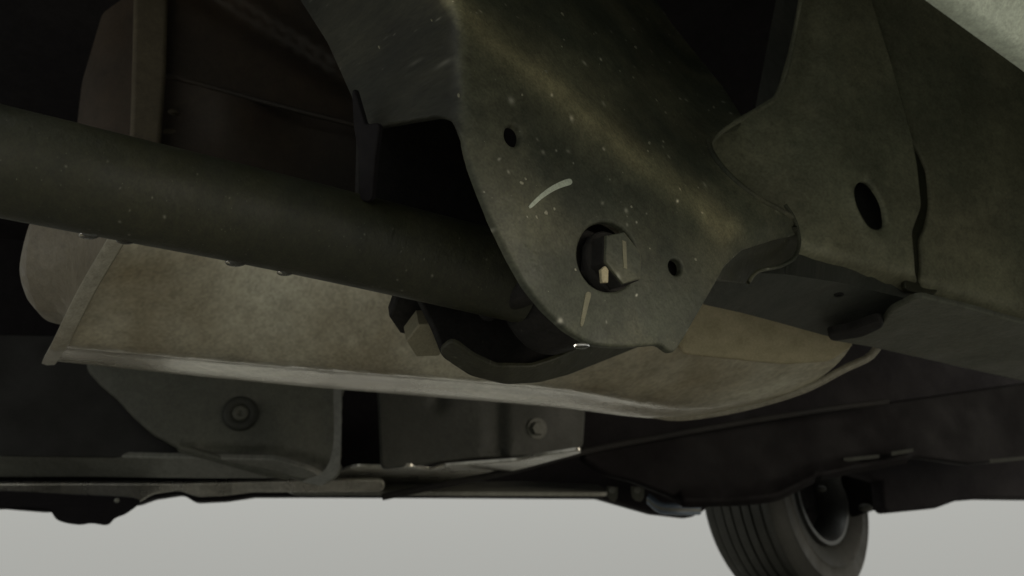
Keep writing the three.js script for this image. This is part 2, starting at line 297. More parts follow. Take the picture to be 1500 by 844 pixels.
// dark axle and suspension bits before the wheel
{
  const t = thing('axle_carrier', 'dark axle carrier in front of the hub of the wheel', 'axle', at(1230, 715, 2.4));
  add('arm', loft([[[1170, 735, 2.5], [1170, 690, 2.5], [1170, 690, 2.65], [1170, 735, 2.65]], [[1240, 758, 2.35], [1240, 690, 2.35], [1240, 690, 2.6], [1240, 758, 2.6]], [[1288, 746, 2.3], [1288, 685, 2.3], [1288, 685, 2.55], [1288, 746, 2.55]], [[1380, 735, 2.2], [1380, 690, 2.2], [1380, 690, 2.5], [1380, 735, 2.5]]], { along: 18, crease: 0.5 }), M.cover, t);
  for (const [x, y, r] of [[1203, 716, 0.012], [1268, 744, 0.016], [1318, 722, 0.012]]) { const g = new THREE.IcosahedronGeometry(r, 2); g.scale(1.3, 0.8, 1); const c = at(x, y, 2.27); g.translate(c.x, c.y, c.z); boxUV(g, true); add('lug', g, M.panelDark, t); }
}
{ // blue cable bundle
  const t = thing('cable_bundle', 'short bluish cable bundle hanging at the body edge left of the wheel', 'cable', at(985, 742, 1.7));
  for (let k = 0; k < 3; k++) add('cable', metreUV(tube([at(950, 728 + k * 3, 1.68), at(968, 740 + k * 4, 1.66), at(990, 742 + k * 4, 1.66), at(1024, 744 + k * 3, 1.7)], 0.007, 24, 10), 0.1, 0.04), k === 1 ? M.trim : M.cable, t);
}
{ // two small clips at the body edge
  for (const [x, lab, w] of [[897, 'left of two small grey clips hanging under the body edge', 8], [934, 'right of two small grey clips hanging under the body edge', 10]]) {
    const t = thing('underbody_clip', lab, 'clip', at(x, 724, 1.6), 'clips under the body edge');
    add('body', loft([[[x - w, 712, 1.6], [x + w, 714, 1.6], [x + w, 714, 1.64], [x - w, 712, 1.64]], [[x - w * 0.8, 728, 1.6], [x + w * 0.9, 729, 1.6], [x + w * 0.9, 729, 1.64], [x - w * 0.8, 728, 1.64]], [[x - w * 0.3, 734, 1.6], [x + w * 0.5, 735, 1.6], [x + w * 0.5, 735, 1.64], [x - w * 0.3, 734, 1.64]]], { along: 6 }), M.panel, t);
    const r = new THREE.CylinderGeometry(0.006, 0.006, 0.012, 14); r.rotateX(Math.PI / 2); const c = at(x, 718, 1.59); r.translate(c.x, c.y, c.z); boxUV(r, true); add('rivet', r, M.trim, t);
  }
}

// ------------------------------------------------------------------ far floor panels
{
  const d0 = upright(300, 620, 1.28, 20);
  const bump = plus(d0, (x, y) => -0.012 * Math.exp(-Math.pow((x - 490) / 5, 2)) + 0.02 * Math.exp(-Math.pow(polyDist(x, y, [[300, 662], [420, 672], [490, 690]]) / 7, 2)) + 0.14 * Math.pow(clamp(((x - 150) * -0.72 + (y - 545) * 0.69 - 6) / 110), 1.5));
  const t = thing('side_panel', 'grey green underbody panel with round rubber grommet, below left part of muffler', 'panel', at(320, 640, 1.28));
  add('skin', sheet([[140, 500], [560, 500], [500, 575], [498, 660], [492, 690], [470, 702], [400, 690], [300, 668], [300, 668], [258, 650], [226, 632], [196, 606], [178, 585], [150, 562], [130, 540]], bump, { thick: 0.012, bevel: 0.005, edge: 12 }), M.panel, t);
  add('shade_sheet', sheet([[-80, 490], [420, 500], [420, 672], [-80, 666]], plus(d0, () => 0.05), { thick: 0.006, edge: 40 }), M.panelShade, t, 'added near black sheet in place of shade left of the panel');  // added dark sheet, stands in for shade left of the panel
  const gc = at(352, 606, d0(352, 606) - 0.001), [R, U, N] = frameOf(V(Math.sin(20 * Math.PI / 180), 0, Math.cos(20 * Math.PI / 180)));
  const ring = new THREE.TorusGeometry(0.022, 0.009, 16, 40); ring.applyMatrix4(new THREE.Matrix4().makeBasis(R, U, N).setPosition(gc)); metreUV(ring, 0.14, 0.05);
  const gr = add('grommet', ring, M.panelDark, t);
  const cap = new THREE.LatheGeometry([[0.001, 0.004], [0.004, 0.007], [0.009, 0.01], [0.014, 0.006], [0.016, -0.006]].map((p) => new THREE.Vector2(...p)), 30); cap.rotateX(Math.PI / 2); cap.applyMatrix4(new THREE.Matrix4().makeBasis(R, U, N).setPosition(gc)); boxUV(cap);
  add('plug', cap, M.panel, gr);
  add('raised_edge', loft([[[488, 570, 1.25], [500, 570, 1.245], [500, 570, 1.29], [488, 570, 1.29]], [[487, 660, 1.22], [499, 660, 1.215], [499, 660, 1.26], [487, 660, 1.26]], [[474, 690, 1.21], [494, 694, 1.205], [494, 694, 1.25], [474, 690, 1.25]], [[440, 706, 1.21], [470, 712, 1.2], [470, 712, 1.25], [440, 706, 1.25]]], { along: 18 }), M.trim, t);
}
{
  const t = thing('floor_ledge', 'long grey pressed ledge with a dark groove, running along lower left', 'ledge', at(200, 705, 1.3));
  const d = plus(level(0.252), (x, y) => 0.03 * Math.exp(-Math.pow((y - 705) / 5, 2)) * clamp((x - 60) / 60) * clamp((290 - x) / 50));
  add('upper_lip', sheet([[-150, 668], [0, 667], [200, 672], [400, 676], [450, 690], [470, 700], [300, 700], [130, 698], [-150, 698]], plane3([0, 668, 1.27], [400, 676, 1.27], [200, 700, 1.31]), { thick: 0.01, bevel: 0.004, edge: 20 }), M.trim, t);
  add('lower_lip', sheet([[-150, 712], [100, 711], [260, 711], [470, 706], [560, 705], [560, 718], [430, 719], [370, 719], [330, 724], [290, 726], [262, 716], [222, 722], [200, 735], [60, 735], [-150, 732]], plane3([0, 711, 1.33], [400, 708, 1.39], [200, 735, 1.36]), { thick: 0.01, bevel: 0.004, edge: 20 }), M.band, t);
  add('groove_back', sheet([[-150, 680], [470, 690], [490, 715], [-150, 725]], upright(100, 705, 1.40, 12), { thick: 0.01, edge: 60 }), M.cover, t);
}
{
  const t = thing('jacking_block', 'dark rounded jacking block hanging below body edge at lower left', 'jacking block', at(135, 755, 1.2));
  const s = (d) => [[-60, 738, d], [70, 747, d], [84, 762, d], [115, 769, d], [134, 767, d], [158, 769, d], [168, 760, d], [186, 752, d], [205, 734, d], [120, 725, d], [-60, 725, d]];
  add('body', loft([s(1.22), s(1.24), s(1.32), s(1.36)], { around: 60, crease: 0.9 }), M.dark, t);
  const g = new THREE.IcosahedronGeometry(0.004, 1); const c = at(171, 733, 1.19); g.translate(c.x, c.y, c.z); boxUV(g, true); add('rivet', g, M.trim, t);
}
{
  const d = plus(upright(700, 620, 1.42, 20), (x, y) => (x > 712 && x < 738 ? 0.012 : 0) + 0.015 * Math.exp(-Math.pow((x - 640) / 9, 2) - Math.pow((y - 585) / 14, 2)));
  const t = thing('side_panel', 'dark stepped underbody panel with one small bolt, below middle of muffler', 'panel', at(700, 640, 1.42));
  add('skin', sheet([[556, 540], [858, 560], [852, 655], [800, 664], [700, 668], [562, 684]], d, { thick: 0.012, bevel: 0.004, edge: 10 }), M.panelDark, t);
  add('lower_flange', sheet([[440, 712], [470, 700], [520, 685], [560, 686], [600, 684], [630, 690], [650, 684], [760, 676], [800, 668], [848, 661], [850, 664], [760, 688], [700, 702], [650, 714], [600, 716], [430, 718]], level(0.2515), { thick: 0.006, bevel: 0.002, edge: 14 }), M.band, t);
  const [R, U, N] = frameOf(V(Math.sin(0.35), -0.1, Math.cos(0.35)).normalize());
  const b = add('bolt', boxUV(prism(polyShape(6, 0.014), at(786, 628, d(786, 628)), R, U, N, 0.012, 0.002), true), M.panel, t);
  add('washer', boxUV(prism(discShape(0.021), at(786, 628, d(786, 628) + 0.001), R, U, N, 0.004, 0.001), true), M.panel, b);
}
{ // thin rods that sweep to the middle from below the panels
  const t = thing('stabiliser_bar', 'thin dark stabiliser bar rising to the right under the dark panels', 'stabiliser bar', at(700, 700, 1.4));
  add('bar', metreUV(tube([at(560, 728, 1.35), at(640, 712, 1.36), at(740, 692, 1.4), at(850, 663, 1.46), at(1000, 634, 1.52), at(1180, 604, 1.6), at(1300, 588, 1.66)], 0.0065, 60, 14), 1, 0.05), M.inner, t);
}
{
  const t = thing('edge_trim', 'pale narrow trim strip along the bottom body edge at picture centre', 'trim strip', at(650, 714, 1.5));
  add('strip', sheet([[420, 712], [520, 703], [600, 702], [680, 706], [760, 705], [880, 710], [890, 721], [640, 720], [430, 719]], plane3([430, 712, 1.5], [880, 712, 1.6], [650, 720, 1.47]), { thick: 0.008, bevel: 0.003, edge: 20 }), M.trim, t);
  add('tab', loft([[[885, 660, 1.5], [897, 658, 1.5], [897, 658, 1.53], [885, 660, 1.53]], [[882, 684, 1.5], [895, 682, 1.5], [895, 682, 1.53], [882, 684, 1.53]]], {}), M.tan, t);
}
// dark undertray lower right, its lower edge sweeping over the wheel
{
  const base = upright(1200, 660, 1.62, 16);
  const d = plus(base, (x, y) => -0.02 * Math.exp(-Math.pow(polyDist(x, y, [[1000, 728], [1130, 722], [1195, 690], [1240, 681], [1330, 665]]) / 6, 2)));
  const t = thing('undertray', 'dark plastic undertray sweeping over the wheel at lower right', 'undertray', at(1200, 660, 1.62));
  add('skin', sheet([[856, 668], [1000, 640], [1180, 610], [1300, 594], [1500, 565], [1700, 540], [1700, 655], [1500, 668], [1420, 676], [1335, 664], [1240, 683], [1197, 692], [1135, 722], [1060, 730], [1000, 728], [930, 700], [890, 690]], d, { thick: 0.02, bevel: 0.008, edge: 12 }), M.cover, t);
  for (const [x, y, w] of [[1262, 672, 26], [1322, 663, 16], [1480, 674, 30]]) add('fixing_tab', loft([[[x - w, y + 5, 1.62], [x - w, y - 1, 1.62], [x - w, y - 1, 1.64], [x - w, y + 5, 1.64]], [[x + w, y - 1, 1.62], [x + w, y - 6, 1.62], [x + w, y - 6, 1.64], [x + w, y - 1, 1.64]]]), M.panelDark, t);
}
// ------------------------------------------------------------------ rust-brown heat shield, upper left
{
  const t = thing('heat_shield', 'rust brown heat shield with ribs and pale edge strip, upper left behind pipe', 'heat shield', at(330, 180, 0.85));
  const d = upright(330, 180, 0.85, 25);
  add('lower_panel', sheet([[238, 112], [330, 138], [420, 162], [560, 195], [560, 350], [400, 340], [232, 290]], plus(d, (x, y) => 0.01 * Math.sin(x / 31) * Math.exp(-Math.pow((y - 150) / 60, 2))), { thick: 0.004, bevel: 0.002, edge: 14 }), M.rust, t);
  add('upper_panel', sheet([[235, -60], [700, -60], [620, 120], [560, 188], [420, 153], [330, 128], [236, 104]], plus(d, (x, y) => 0.02 * Math.exp(-Math.pow(polyDist(x, y, [[270, -30], [340, 20], [430, 70], [520, 130]]) / 12, 2)) - 0.012 * Math.exp(-Math.pow(polyDist(x, y, [[320, -30], [400, 30], [500, 95]]) / 10, 2))), { thick: 0.004, bevel: 0.002, edge: 14 }), M.rust, t);
  add('seam_bead', metreUV(tube([at(240, 109, 0.845), at(330, 134, 0.86), at(420, 158, 0.875), at(556, 192, 0.9)], 0.0035, 40, 10), 0.3, 0.02), M.rust, t);
  add('edge_strip', sheet([[204, -40], [240, -40], [236, 100], [228, 205], [218, 260], [196, 250], [200, 140]], upright(215, 130, 0.80, 25), { thick: 0.01, bevel: 0.005, edge: 14 }), M.rustPale, t);
  add('lug', sheet([[240, 190], [262, 192], [262, 270], [238, 260]], upright(250, 210, 0.82, 25), { thick: 0.008, bevel: 0.004 }), M.rustPale, t);
  add('side_wing', sheet([[150, 20], [206, -20], [204, 240], [130, 230], [112, 190], [120, 120]], plus(upright(160, 150, 0.84, -12), (x, y) => 0.05 * Math.pow(clamp((170 - x) / 55), 2)), { thick: 0.006, bevel: 0.004, edge: 12 }), M.rust, t);
  const s = new THREE.IcosahedronGeometry(0.006, 2); const c = at(254, 165, 0.835); s.scale(1, 0.5, 1); s.translate(c.x, c.y * 0 + at(254, 165, 0.835).y - 0, c.z); 
  boxUV(s, true); s.translate(0, c.y - c.y * 0.5 - (c.y - c.y * 0.5), 0); add('rivet', s, M.rustPale, t);
}

// ------------------------------------------------------------------ muffler
{
  const t = thing('muffler', 'pale dusty metal muffler with rolled end seam lying below the pipe', 'muffler', at(500, 500, 0.68));
  const low = (fx, fy, fd, bx, by, rest) => { const Y = at(fx, fy, fd).y, L = level(Y + 0.0036), p = [bx, by, level(Y + 0.0115)(bx, by)], m = [(bx * 0.35 + fx * 0.65), (by * 0.35 + fy * 0.65)]; return [p, [m[0], m[1], L(...m)], [fx, fy, fd], ...rest, [rest.at(-1)[0] + (bx - rest.at(-1)[0]) * 0.93, rest.at(-1)[1] + (by - rest.at(-1)[1]) * 0.93, p[2] + 0.05]]; };
  const S0 = low(98, 504, 0.562, 83, 527, [[138, 425, 0.536], [182, 350, 0.52], [230, 262, 0.53], [260, 250, 0.64], [200, 350, 0.72], [125, 470, 0.74]]);
  const S1 = low(438, 532, 0.603, 430, 563, [[452, 470, 0.585], [470, 390, 0.578], [490, 310, 0.59], [520, 290, 0.70], [490, 400, 0.80], [455, 510, 0.83]]);
  const S2 = low(806, 562, 0.650, 790, 593, [[835, 505, 0.628], [868, 430, 0.622], [890, 360, 0.63], [910, 330, 0.74], [880, 430, 0.87], [830, 540, 0.89]]);
  const S3 = [[985, 613, 0.75], [1008, 603, 0.722], [1035, 590, 0.695], [1085, 530, 0.66], [1110, 455, 0.65], [1120, 390, 0.66], [1130, 370, 0.77], [1100, 460, 0.88], [1040, 560, 0.88], [990, 604, 0.81]];
  const S4 = [[1100, 593, 0.72], [1140, 582, 0.70], [1180, 567, 0.685], [1235, 524, 0.665], [1262, 470, 0.66], [1262, 420, 0.67], [1255, 400, 0.74], [1220, 470, 0.84], [1150, 550, 0.85], [1090, 587, 0.78]];
  add('shell', loft([S0, S1, S2, S3, S4], { around: 80, along: 90, crease: 0.9 }), M.muffler, t);
  const grow = (S, dx, k) => { const P = S.map((p) => at(...p)), c = V(0, 0, 0); P.forEach((p) => c.add(p)); c.multiplyScalar(1 / P.length); return P.map((p) => c.clone().lerp(p, k).add(V(dx * 0.8, 0, -dx * 0.4))); };
  add('end_seam', loft([grow(S0, -0.011, 1.0), grow(S0, -0.0105, 1.05), grow(S0, -0.005, 1.068), grow(S0, 0.001, 1.05), grow(S0, 0.0015, 1.0)], { around: 80, crease: 0.9 }), M.seam, t);
  const E = [[70, 470, 0.60], [58, 455, 0.575], [46, 420, 0.565], [44, 385, 0.56], [70, 290, 0.57], [110, 270, 0.64], [110, 350, 0.70], [95, 440, 0.70], [80, 465, 0.66]];
  const ten = (q) => [q[0], q[0].map((v, i) => (v + q[1][i]) / 2), ...q.slice(1)];
  const E1 = [[112, 482, 0.60], [100, 468, 0.57], [92, 410, 0.55], [110, 350, 0.54], [150, 270, 0.55], [190, 260, 0.64], [160, 350, 0.71], [125, 450, 0.71], [118, 478, 0.66]];
  add('end_cap', loft([grow(ten(E), -0.012, 0.75), grow(ten(E), -0.004, 0.95), ten(E).map((p) => at(...p)), ten(E1).map((p) => at(...p)), grow(S0, -0.003, 0.9)], { around: 80, along: 24, crease: 0.9 }), M.cap, t);
  // rolled rim at the right end
  const rimPts = [[860, 585, 0.76], [925, 600, 0.755], [985, 612, 0.751], [1040, 607, 0.737], [1100, 595, 0.72], [1180, 570, 0.685], [1238, 540, 0.672], [1275, 522, 0.665], [1288, 505, 0.665]].map((p) => at(...p));
  add('rolled_rim', metreUV(tube(rimPts, 0.0035, 50, 12), 0.4, 0.02), M.seam, t);
  // pressed step on the flank near the right end
  add('flank_patch', sheet([[1012, 440], [1100, 455], [1215, 492], [1248, 505], [1215, 526], [1150, 530], [1090, 524], [1003, 515]], plane3([1010, 480, 0.632], [1230, 510, 0.652], [1090, 528, 0.648]), { thick: 0.01, bevel: 0.004, edge: 12 }), M.tan, t, 'tan scratched upper flank');
}

// ------------------------------------------------------------------ frame rail, right
const dRail = plane3([1040, 205, 0.535], [1340, 430, 0.545], [1340, 250, 0.58]);
const under = level(0.249);
{
  const t = thing('frame_rail', 'grey box frame rail with oval hole, joined at right of the bracket', 'frame rail', at(1200, 350, 0.5));
  const sec = (px, yf, dF, pxb, yb, dB, topY, dT) => [[px, yf, dF], [pxb, yb, dB], [pxb + 10, topY, dT + 0.09], [px, topY, dT]];
  const Ru = (x, y) => under(x, y);
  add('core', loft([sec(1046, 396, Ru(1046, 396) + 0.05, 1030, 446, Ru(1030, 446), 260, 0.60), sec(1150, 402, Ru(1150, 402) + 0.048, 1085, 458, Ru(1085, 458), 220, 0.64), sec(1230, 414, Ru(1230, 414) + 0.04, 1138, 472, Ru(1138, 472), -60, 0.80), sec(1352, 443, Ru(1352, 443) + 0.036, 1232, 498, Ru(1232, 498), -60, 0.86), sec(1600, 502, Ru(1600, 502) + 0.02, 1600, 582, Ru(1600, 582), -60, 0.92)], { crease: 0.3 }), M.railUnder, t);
  const hole = oval(1275, 301, 22, 40, -0.42);
  const dR = plus(plus(dRail, (x, y) => -0.0045 * Math.exp(-Math.pow((polyDist(x, y, [[1262, 268], [1288, 332]]) - 20) / 9, 2))), (x, y) => 0.02 * Math.exp(-Math.pow((430 - y + (x - 1340) * 0.24) / 17, 2)) + 0.022 * clamp((1215 - x) / 120) + 0.004 * (fbm(x / 512, y / 512, 4, 3, 61) - 0.5));
  add('side_plate', sheet([[1036, 212], [1058, 190], [1100, 165], [1138, 142], [1148, 118], [1158, 85], [1166, 50], [1184, -50], [1260, -50], [1310, 110], [1332, 190], [1342, 240], [1348, 300], [1334, 338], [1338, 380], [1340, 432], [1330, 430], [1250, 408], [1166, 388], [1100, 372], [1040, 352]], dR, { tint: (x, y) => { const w = 0.55 + 0.9 * fbm(x / 512, y / 512, 7, 5, 93); return [w, w, w * 0.97]; }, holes: [hole], thick: 0.004, bevel: 0.002, edge: 11 }), M.railTint, t);
  add('plate_edge', metreUV(tube([[1040, 210], [1062, 190], [1100, 167], [1135, 145], [1147, 122], [1157, 88], [1165, 50], [1184, -50]].map((p) => at(p[0], p[1], dRail(p[0], p[1]) - 0.001)), 0.0017, 50, 10), 0.2, 0.01), M.rail, t);
  const dO = plus(dRail, (x, y) => 0.0045 + 0.00004 * Math.max(0, x - 1360) + 0.014 * Math.exp(-Math.pow((437 - y + (x - 1352) * 0.25) / 15, 2)) + 0.006 * (fbm(x / 512, y / 512, 4, 3, 62) - 0.5));
  const grime = (x, y) => { const w = 0.55 + 0.9 * fbm(x / 512 + 0.3, y / 512, 7, 5, 91); return [w, w * (0.98 + 0.04 * fbm(x / 512, y / 512, 5, 2, 92)), w * 0.97]; };
  add('outer_plate', sheet([[1225, -50], [1290, 110], [1322, 180], [1350, 222], [1362, 250], [1367, 300], [1360, 338], [1352, 350], [1355, 390], [1352, 434], [1420, 452], [1500, 474], [1620, 505], [1620, -50]], dO, { tint: grime, thick: 0.004, bevel: 0.003, edge: 14 }), M.railTint, t);
  add('joint_web', sheet([[1255, -50], [1300, 90], [1325, 180], [1328, 424], [1372, 430], [1380, 300], [1370, 180], [1320, -50]], plus(dRail, () => 0.009), { thick: 0.004, edge: 30 }), M.tube, t);
  add('lower_cover', sheet([[1216, 498], [1232, 494], [1270, 490], [1290, 482], [1310, 455], [1346, 437], [1420, 455], [1500, 477], [1640, 512], [1640, 596], [1500, 557], [1400, 535], [1290, 510]], level(0.241), { thick: 0.004, bevel: 0.002, edge: 16 }), M.cover2, t);
  add('drain_hole', (() => { const c = at(1229, 432, under(1229, 432) - 0.003), g = new THREE.TorusGeometry(0.0025, 0.0009, 8, 20); g.rotateX(Math.PI / 2); g.translate(c.x, c.y, c.z); return g; })(), M.inner, t);
  add('shadow_strip', sheet([[1216, 490], [1245, 486], [1288, 470], [1292, 480], [1262, 494], [1220, 500]], level(0.238), { thick: 0.006, bevel: 0.002 }), M.inner, t);  // near black strip drawn where the curved shadow runs along the step
}

// ------------------------------------------------------------------ suspension bracket
const ridgeA = [655, 0], ridgeB = [1062, 338];
{
  const dR1 = plane3([ridgeA[0], ridgeA[1], P1(...ridgeA)], [ridgeB[0], ridgeB[1], P1(...ridgeB)], [1010, 190, P1(1010, 190) + 0.065]);
  const dW = plane3([668, 0, P1(668, 0)], [676, 200, P1(676, 200)], [540, 180, P1(540, 180) + 0.12]);
  let d = convex(P1, dR1, 0.03); { const bent = d; d = (x, y) => { const w = clamp((1120 - x) / 130); return P1(x, y) + (bent(x, y) - P1(x, y)) * w * w * (3 - 2 * w); }; }
  d = convex(d, dW, 0.14);
  const valley = [[800, -30], [900, 62], [1000, 148], [1052, 196]];
  d = plus(d, (x, y) => 0.010 * Math.exp(-Math.pow(polyDist(x, y, valley) / 16, 2)));
  // second wall past the valley turns deeper
  const side = (x, y) => { const a = valley[0], b = valley[3], L = Math.hypot(b[0] - a[0], b[1] - a[1]); return ((x - a[0]) * (b[1] - a[1]) - (y - a[1]) * (b[0] - a[0])) / L; };
  d = plus(d, (x, y) => { const s = side(x, y); return s > 4 ? 0.0015 * (s - 4) : 0; });
  // dishing and rolled lower lip
  const rimLine = [[676, 172], [690, 215], [702, 260], [724, 318], [750, 372], [774, 415], [802, 450], [834, 480], [868, 500]];
  d = plus(d, (x, y) => 0.0015 * Math.exp(-Math.pow(polyDist(x, y, rimLine) / 12, 2)));
  const tongue = [[1060, 388], [1088, 362], [1140, 346], [1166, 338]];
  d = plus(d, (x, y) => 0.005 * Math.exp(-Math.pow(polyDist(x, y, tongue) / 14, 2)));
  d = plus(d, (x, y) => 0.0012 * (vnoise(x / 60, y / 60, 64, 5) - 0.5));
  const t = thing('suspension_bracket', 'large dusty pressed steel bracket with bolt and small holes at picture centre', 'bracket', at(880, 330, 0.4));
  const bolthole = oval(890, 376, 47, 57, -0.25, 40);
  add('front_plate', sheet([[410, -50], [480, 60], [516, 140], [530, 186], [552, 181], [600, 172], [640, 165], [664, 172], [682, 200], [690, 225], [702, 262], [724, 318], [750, 372], [774, 415], [802, 450], [834, 480], [868, 500], [915, 503], [968, 499], [986, 513], [1000, 492], [1030, 440], [1060, 388], [1088, 362], [1140, 346], [1168, 340], [1162, 318], [1112, 290], [1064, 250], [1040, 212], [1046, 192], [1090, 178], [1060, 130], [980, 30], [930, -50]], d, { tint: (x, y) => { const q = Math.exp(-Math.pow((segDist(x, y, ridgeA, ridgeB)) / 20, 2)) * (0.85 + 0.3 * vnoise(x / 22, y / 22, 128, 8)), rs = ((x - ridgeA[0]) * (ridgeB[1] - ridgeA[1]) - (y - ridgeA[1]) * (ridgeB[0] - ridgeA[0])) / 529, w = (0.6 + 0.8 * fbm(x / 512, y / 512, 8, 5, 77)) * (1 + 0.45 * clamp((rs + 10) / 40) * (0.5 + vnoise(x / 30, y / 30, 128, 19))); const z = 1 - 0.68 * clamp((676 + 14 * (fbm(x / 256, y / 256, 8, 3, 5) - 0.5) - x) / 8) * clamp((655 - (x - 0.6 * y)) / 14); return [w * z * (1 + 1.4 * q), w * z * (1 + 1.22 * q), w * z * (1 + 1.02 * q)]; }, holes: [oval(752, 198, 16, 21.5, -0.3), oval(990, 391, 12.5, 17, -0.3), bolthole], thick: 0.004, bevel: 0.0018, edge: 8 }), M.plateTint, t);  // tint: painted shade on the left wing, lighter tone along ridge and web
  // second lug behind, same shape, 85 mm back
  const P2 = plane(at(880, 330, 0.37).addScaledVector(N1, -0.125), N1);
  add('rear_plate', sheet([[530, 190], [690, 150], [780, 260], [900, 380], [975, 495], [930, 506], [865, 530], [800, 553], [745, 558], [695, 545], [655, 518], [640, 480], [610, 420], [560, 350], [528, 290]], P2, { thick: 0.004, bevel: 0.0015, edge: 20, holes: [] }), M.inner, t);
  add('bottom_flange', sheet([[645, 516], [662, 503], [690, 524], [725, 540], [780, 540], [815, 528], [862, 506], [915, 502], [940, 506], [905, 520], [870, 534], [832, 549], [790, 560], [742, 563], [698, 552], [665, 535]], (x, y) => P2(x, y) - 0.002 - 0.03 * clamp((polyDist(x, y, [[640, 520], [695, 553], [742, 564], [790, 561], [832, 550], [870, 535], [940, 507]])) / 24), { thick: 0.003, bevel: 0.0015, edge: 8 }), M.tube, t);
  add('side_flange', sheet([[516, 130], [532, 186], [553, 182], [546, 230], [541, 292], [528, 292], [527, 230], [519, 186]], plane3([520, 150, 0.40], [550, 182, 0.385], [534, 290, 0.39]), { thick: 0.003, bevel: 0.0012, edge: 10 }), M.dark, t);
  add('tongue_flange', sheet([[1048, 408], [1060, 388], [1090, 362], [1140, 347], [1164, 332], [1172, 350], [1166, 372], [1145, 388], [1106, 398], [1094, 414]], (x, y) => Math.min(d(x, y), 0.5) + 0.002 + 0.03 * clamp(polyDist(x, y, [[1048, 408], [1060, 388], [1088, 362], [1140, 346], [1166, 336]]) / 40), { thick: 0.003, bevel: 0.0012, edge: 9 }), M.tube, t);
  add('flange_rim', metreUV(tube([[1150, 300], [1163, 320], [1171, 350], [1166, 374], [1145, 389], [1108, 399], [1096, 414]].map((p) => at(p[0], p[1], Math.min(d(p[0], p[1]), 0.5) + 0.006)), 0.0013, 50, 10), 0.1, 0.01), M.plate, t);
  add('shade_backing', sheet([[940, 340], [1035, 340], [1030, 420], [960, 450]], (x, y) => P1(x, y) + 0.016, { thick: 0.003, edge: 20 }), M.inner, t);  // added dark backing, so the small hole looks shaded inside
  // weld along the joint of bracket and rail
  add('weld_bead', metreUV(tube([[1038, 206], [1044, 226], [1064, 252], [1088, 274], [1112, 291], [1140, 306], [1160, 318]].map((p) => at(p[0], p[1], d(p[0] - 3, p[1] + 3) + 0.0018)), 0.0019, 60, 12), 0.15, 0.02), M.plate, t);
  // wear: pale arc scuff and drip streaks, a third of a millimetre proud
  const stripe = (pts, w0, w1) => { const L = [], R = []; pts.forEach((p, i) => { const q = pts[Math.min(pts.length - 1, i + 1)], r = pts[Math.max(0, i - 1)], l = Math.hypot(q[0] - r[0], q[1] - r[1]), w = w0 + (w1 - w0) * i / (pts.length - 1); L.push([p[0] - (q[1] - r[1]) / l * w, p[1] + (q[0] - r[0]) / l * w]); R.unshift([p[0] + (q[1] - r[1]) / l * w, p[1] - (q[0] - r[0]) / l * w]); }); return [...L, ...R]; };
  const on = (x, y) => d(x, y) - 0.0005;
  add('scuff', sheet(stripe([[776, 304], [790, 290], [806, 278], [822, 270], [838, 265]], 2, 4.5), on, { thick: 0.0004, bevel: 0.0002, edge: 6 }), M.scuff ?? M.sill, t, 'pale curved scuff mark');
  add('drip_mark', sheet(stripe([[863, 428], [858, 450], [852, 478]], 4, 2), on, { thick: 0.0004, bevel: 0.0002, edge: 6 }), M.faint, t);
  // splashes of dried mud
  seed = 4242;
  const fleck = (x, y, dep, a, par) => { const g = new THREE.IcosahedronGeometry(1, 2), c = at(x, y, dep), q = g.attributes.position; for (let i = 0; i < q.count; i++) { const k = 1 + 0.5 * (vnoise(q.getX(i) * 1.3 + 9 + x, q.getY(i) * 1.3 + 9, 4096, 4) - 0.5); q.setXYZ(i, q.getX(i) * k, q.getY(i) * k, q.getZ(i)); } g.computeVertexNormals(); g.scale(a * (0.7 + 0.5 * rnd()), a * (0.6 + 0.5 * rnd()), a * 0.35); g.rotateZ(rnd() * 3); g.rotateY(0.68); g.translate(c.x, c.y, c.z); boxUV(g, true); add('mud_fleck', g, M.mud, par); };
  for (const [x, y, a] of [[951, 210, 1.9], [931, 70, 2.1], [1046, 158, 1.6], [975, 165, 1.3], [928, 114, 1.2], [824, 21, 1.7], [908, 104, 1.0], [633, 30, 1.1], [698, 19, 0.9], [800, 105, 1.3], [556, 70, 1.4], [1019, 380, 1.2], [952, 364, 0.9], [925, 303, 1.1], [1023, 275, 0.9], [843, 395, 0.9], [764, 268, 1.3], [770, 262, 0.8], [672, 140, 1.1], [786, 318, 1.0], [800, 312, 1.3], [812, 306, 0.9], [765, 139, 0.9], [870, 50, 0.8]]) fleck(x, y, d(x, y) - 0.0002, a * 0.0008, t);
  // pivot bolt through both lugs
  const p1 = at(890, 376, P1(890, 376)), [R, U, N] = frameOf(N1);
  const B = thing('pivot_bolt', 'hexagon pivot bolt with washer and bent tan lock tab in bracket hole', 'bolt', p1.clone());
  add('shank', boxUV(prism(discShape(0.0075), p1.clone().addScaledVector(N, -0.1), R, U, N, 0.106, 0.0006), true), M.inner, B);
  add('washer', boxUV(prism(discShape(0.0185, 0.006), p1.clone().addScaledVector(N, -0.014), R, U, N, 0.003, 0.0008), true), M.inner, B);
  const hd = add('head', boxUV(prism(polyShape(6, 0.0148, 0.42), p1.clone().addScaledVector(R, 0.0035).addScaledVector(U, -0.002).addScaledVector(N, -0.010), R, U, N, 0.0165, 0.0012), true), M.inner, B);  // head sides near black as painted shade, head_face keeps the lit tone
  add('head_face', boxUV(prism(polyShape(6, 0.0144, 0.42), p1.clone().addScaledVector(R, 0.0035).addScaledVector(U, -0.002).addScaledVector(N, 0.0055), R, U, N, 0.0022, 0.0009), true), M.plate, hd);
  add('scratch', boxUV(prism(new THREE.Shape([[-0.001, -0.008], [0.0015, -0.008], [0.002, 0.007], [-0.0008, 0.007]].map((q) => new THREE.Vector2(...q))), p1.clone().addScaledVector(N, 0.0076).addScaledVector(R, 0.0035), R, U, N, 0.0004, 0.0001), true), M.faint, hd);
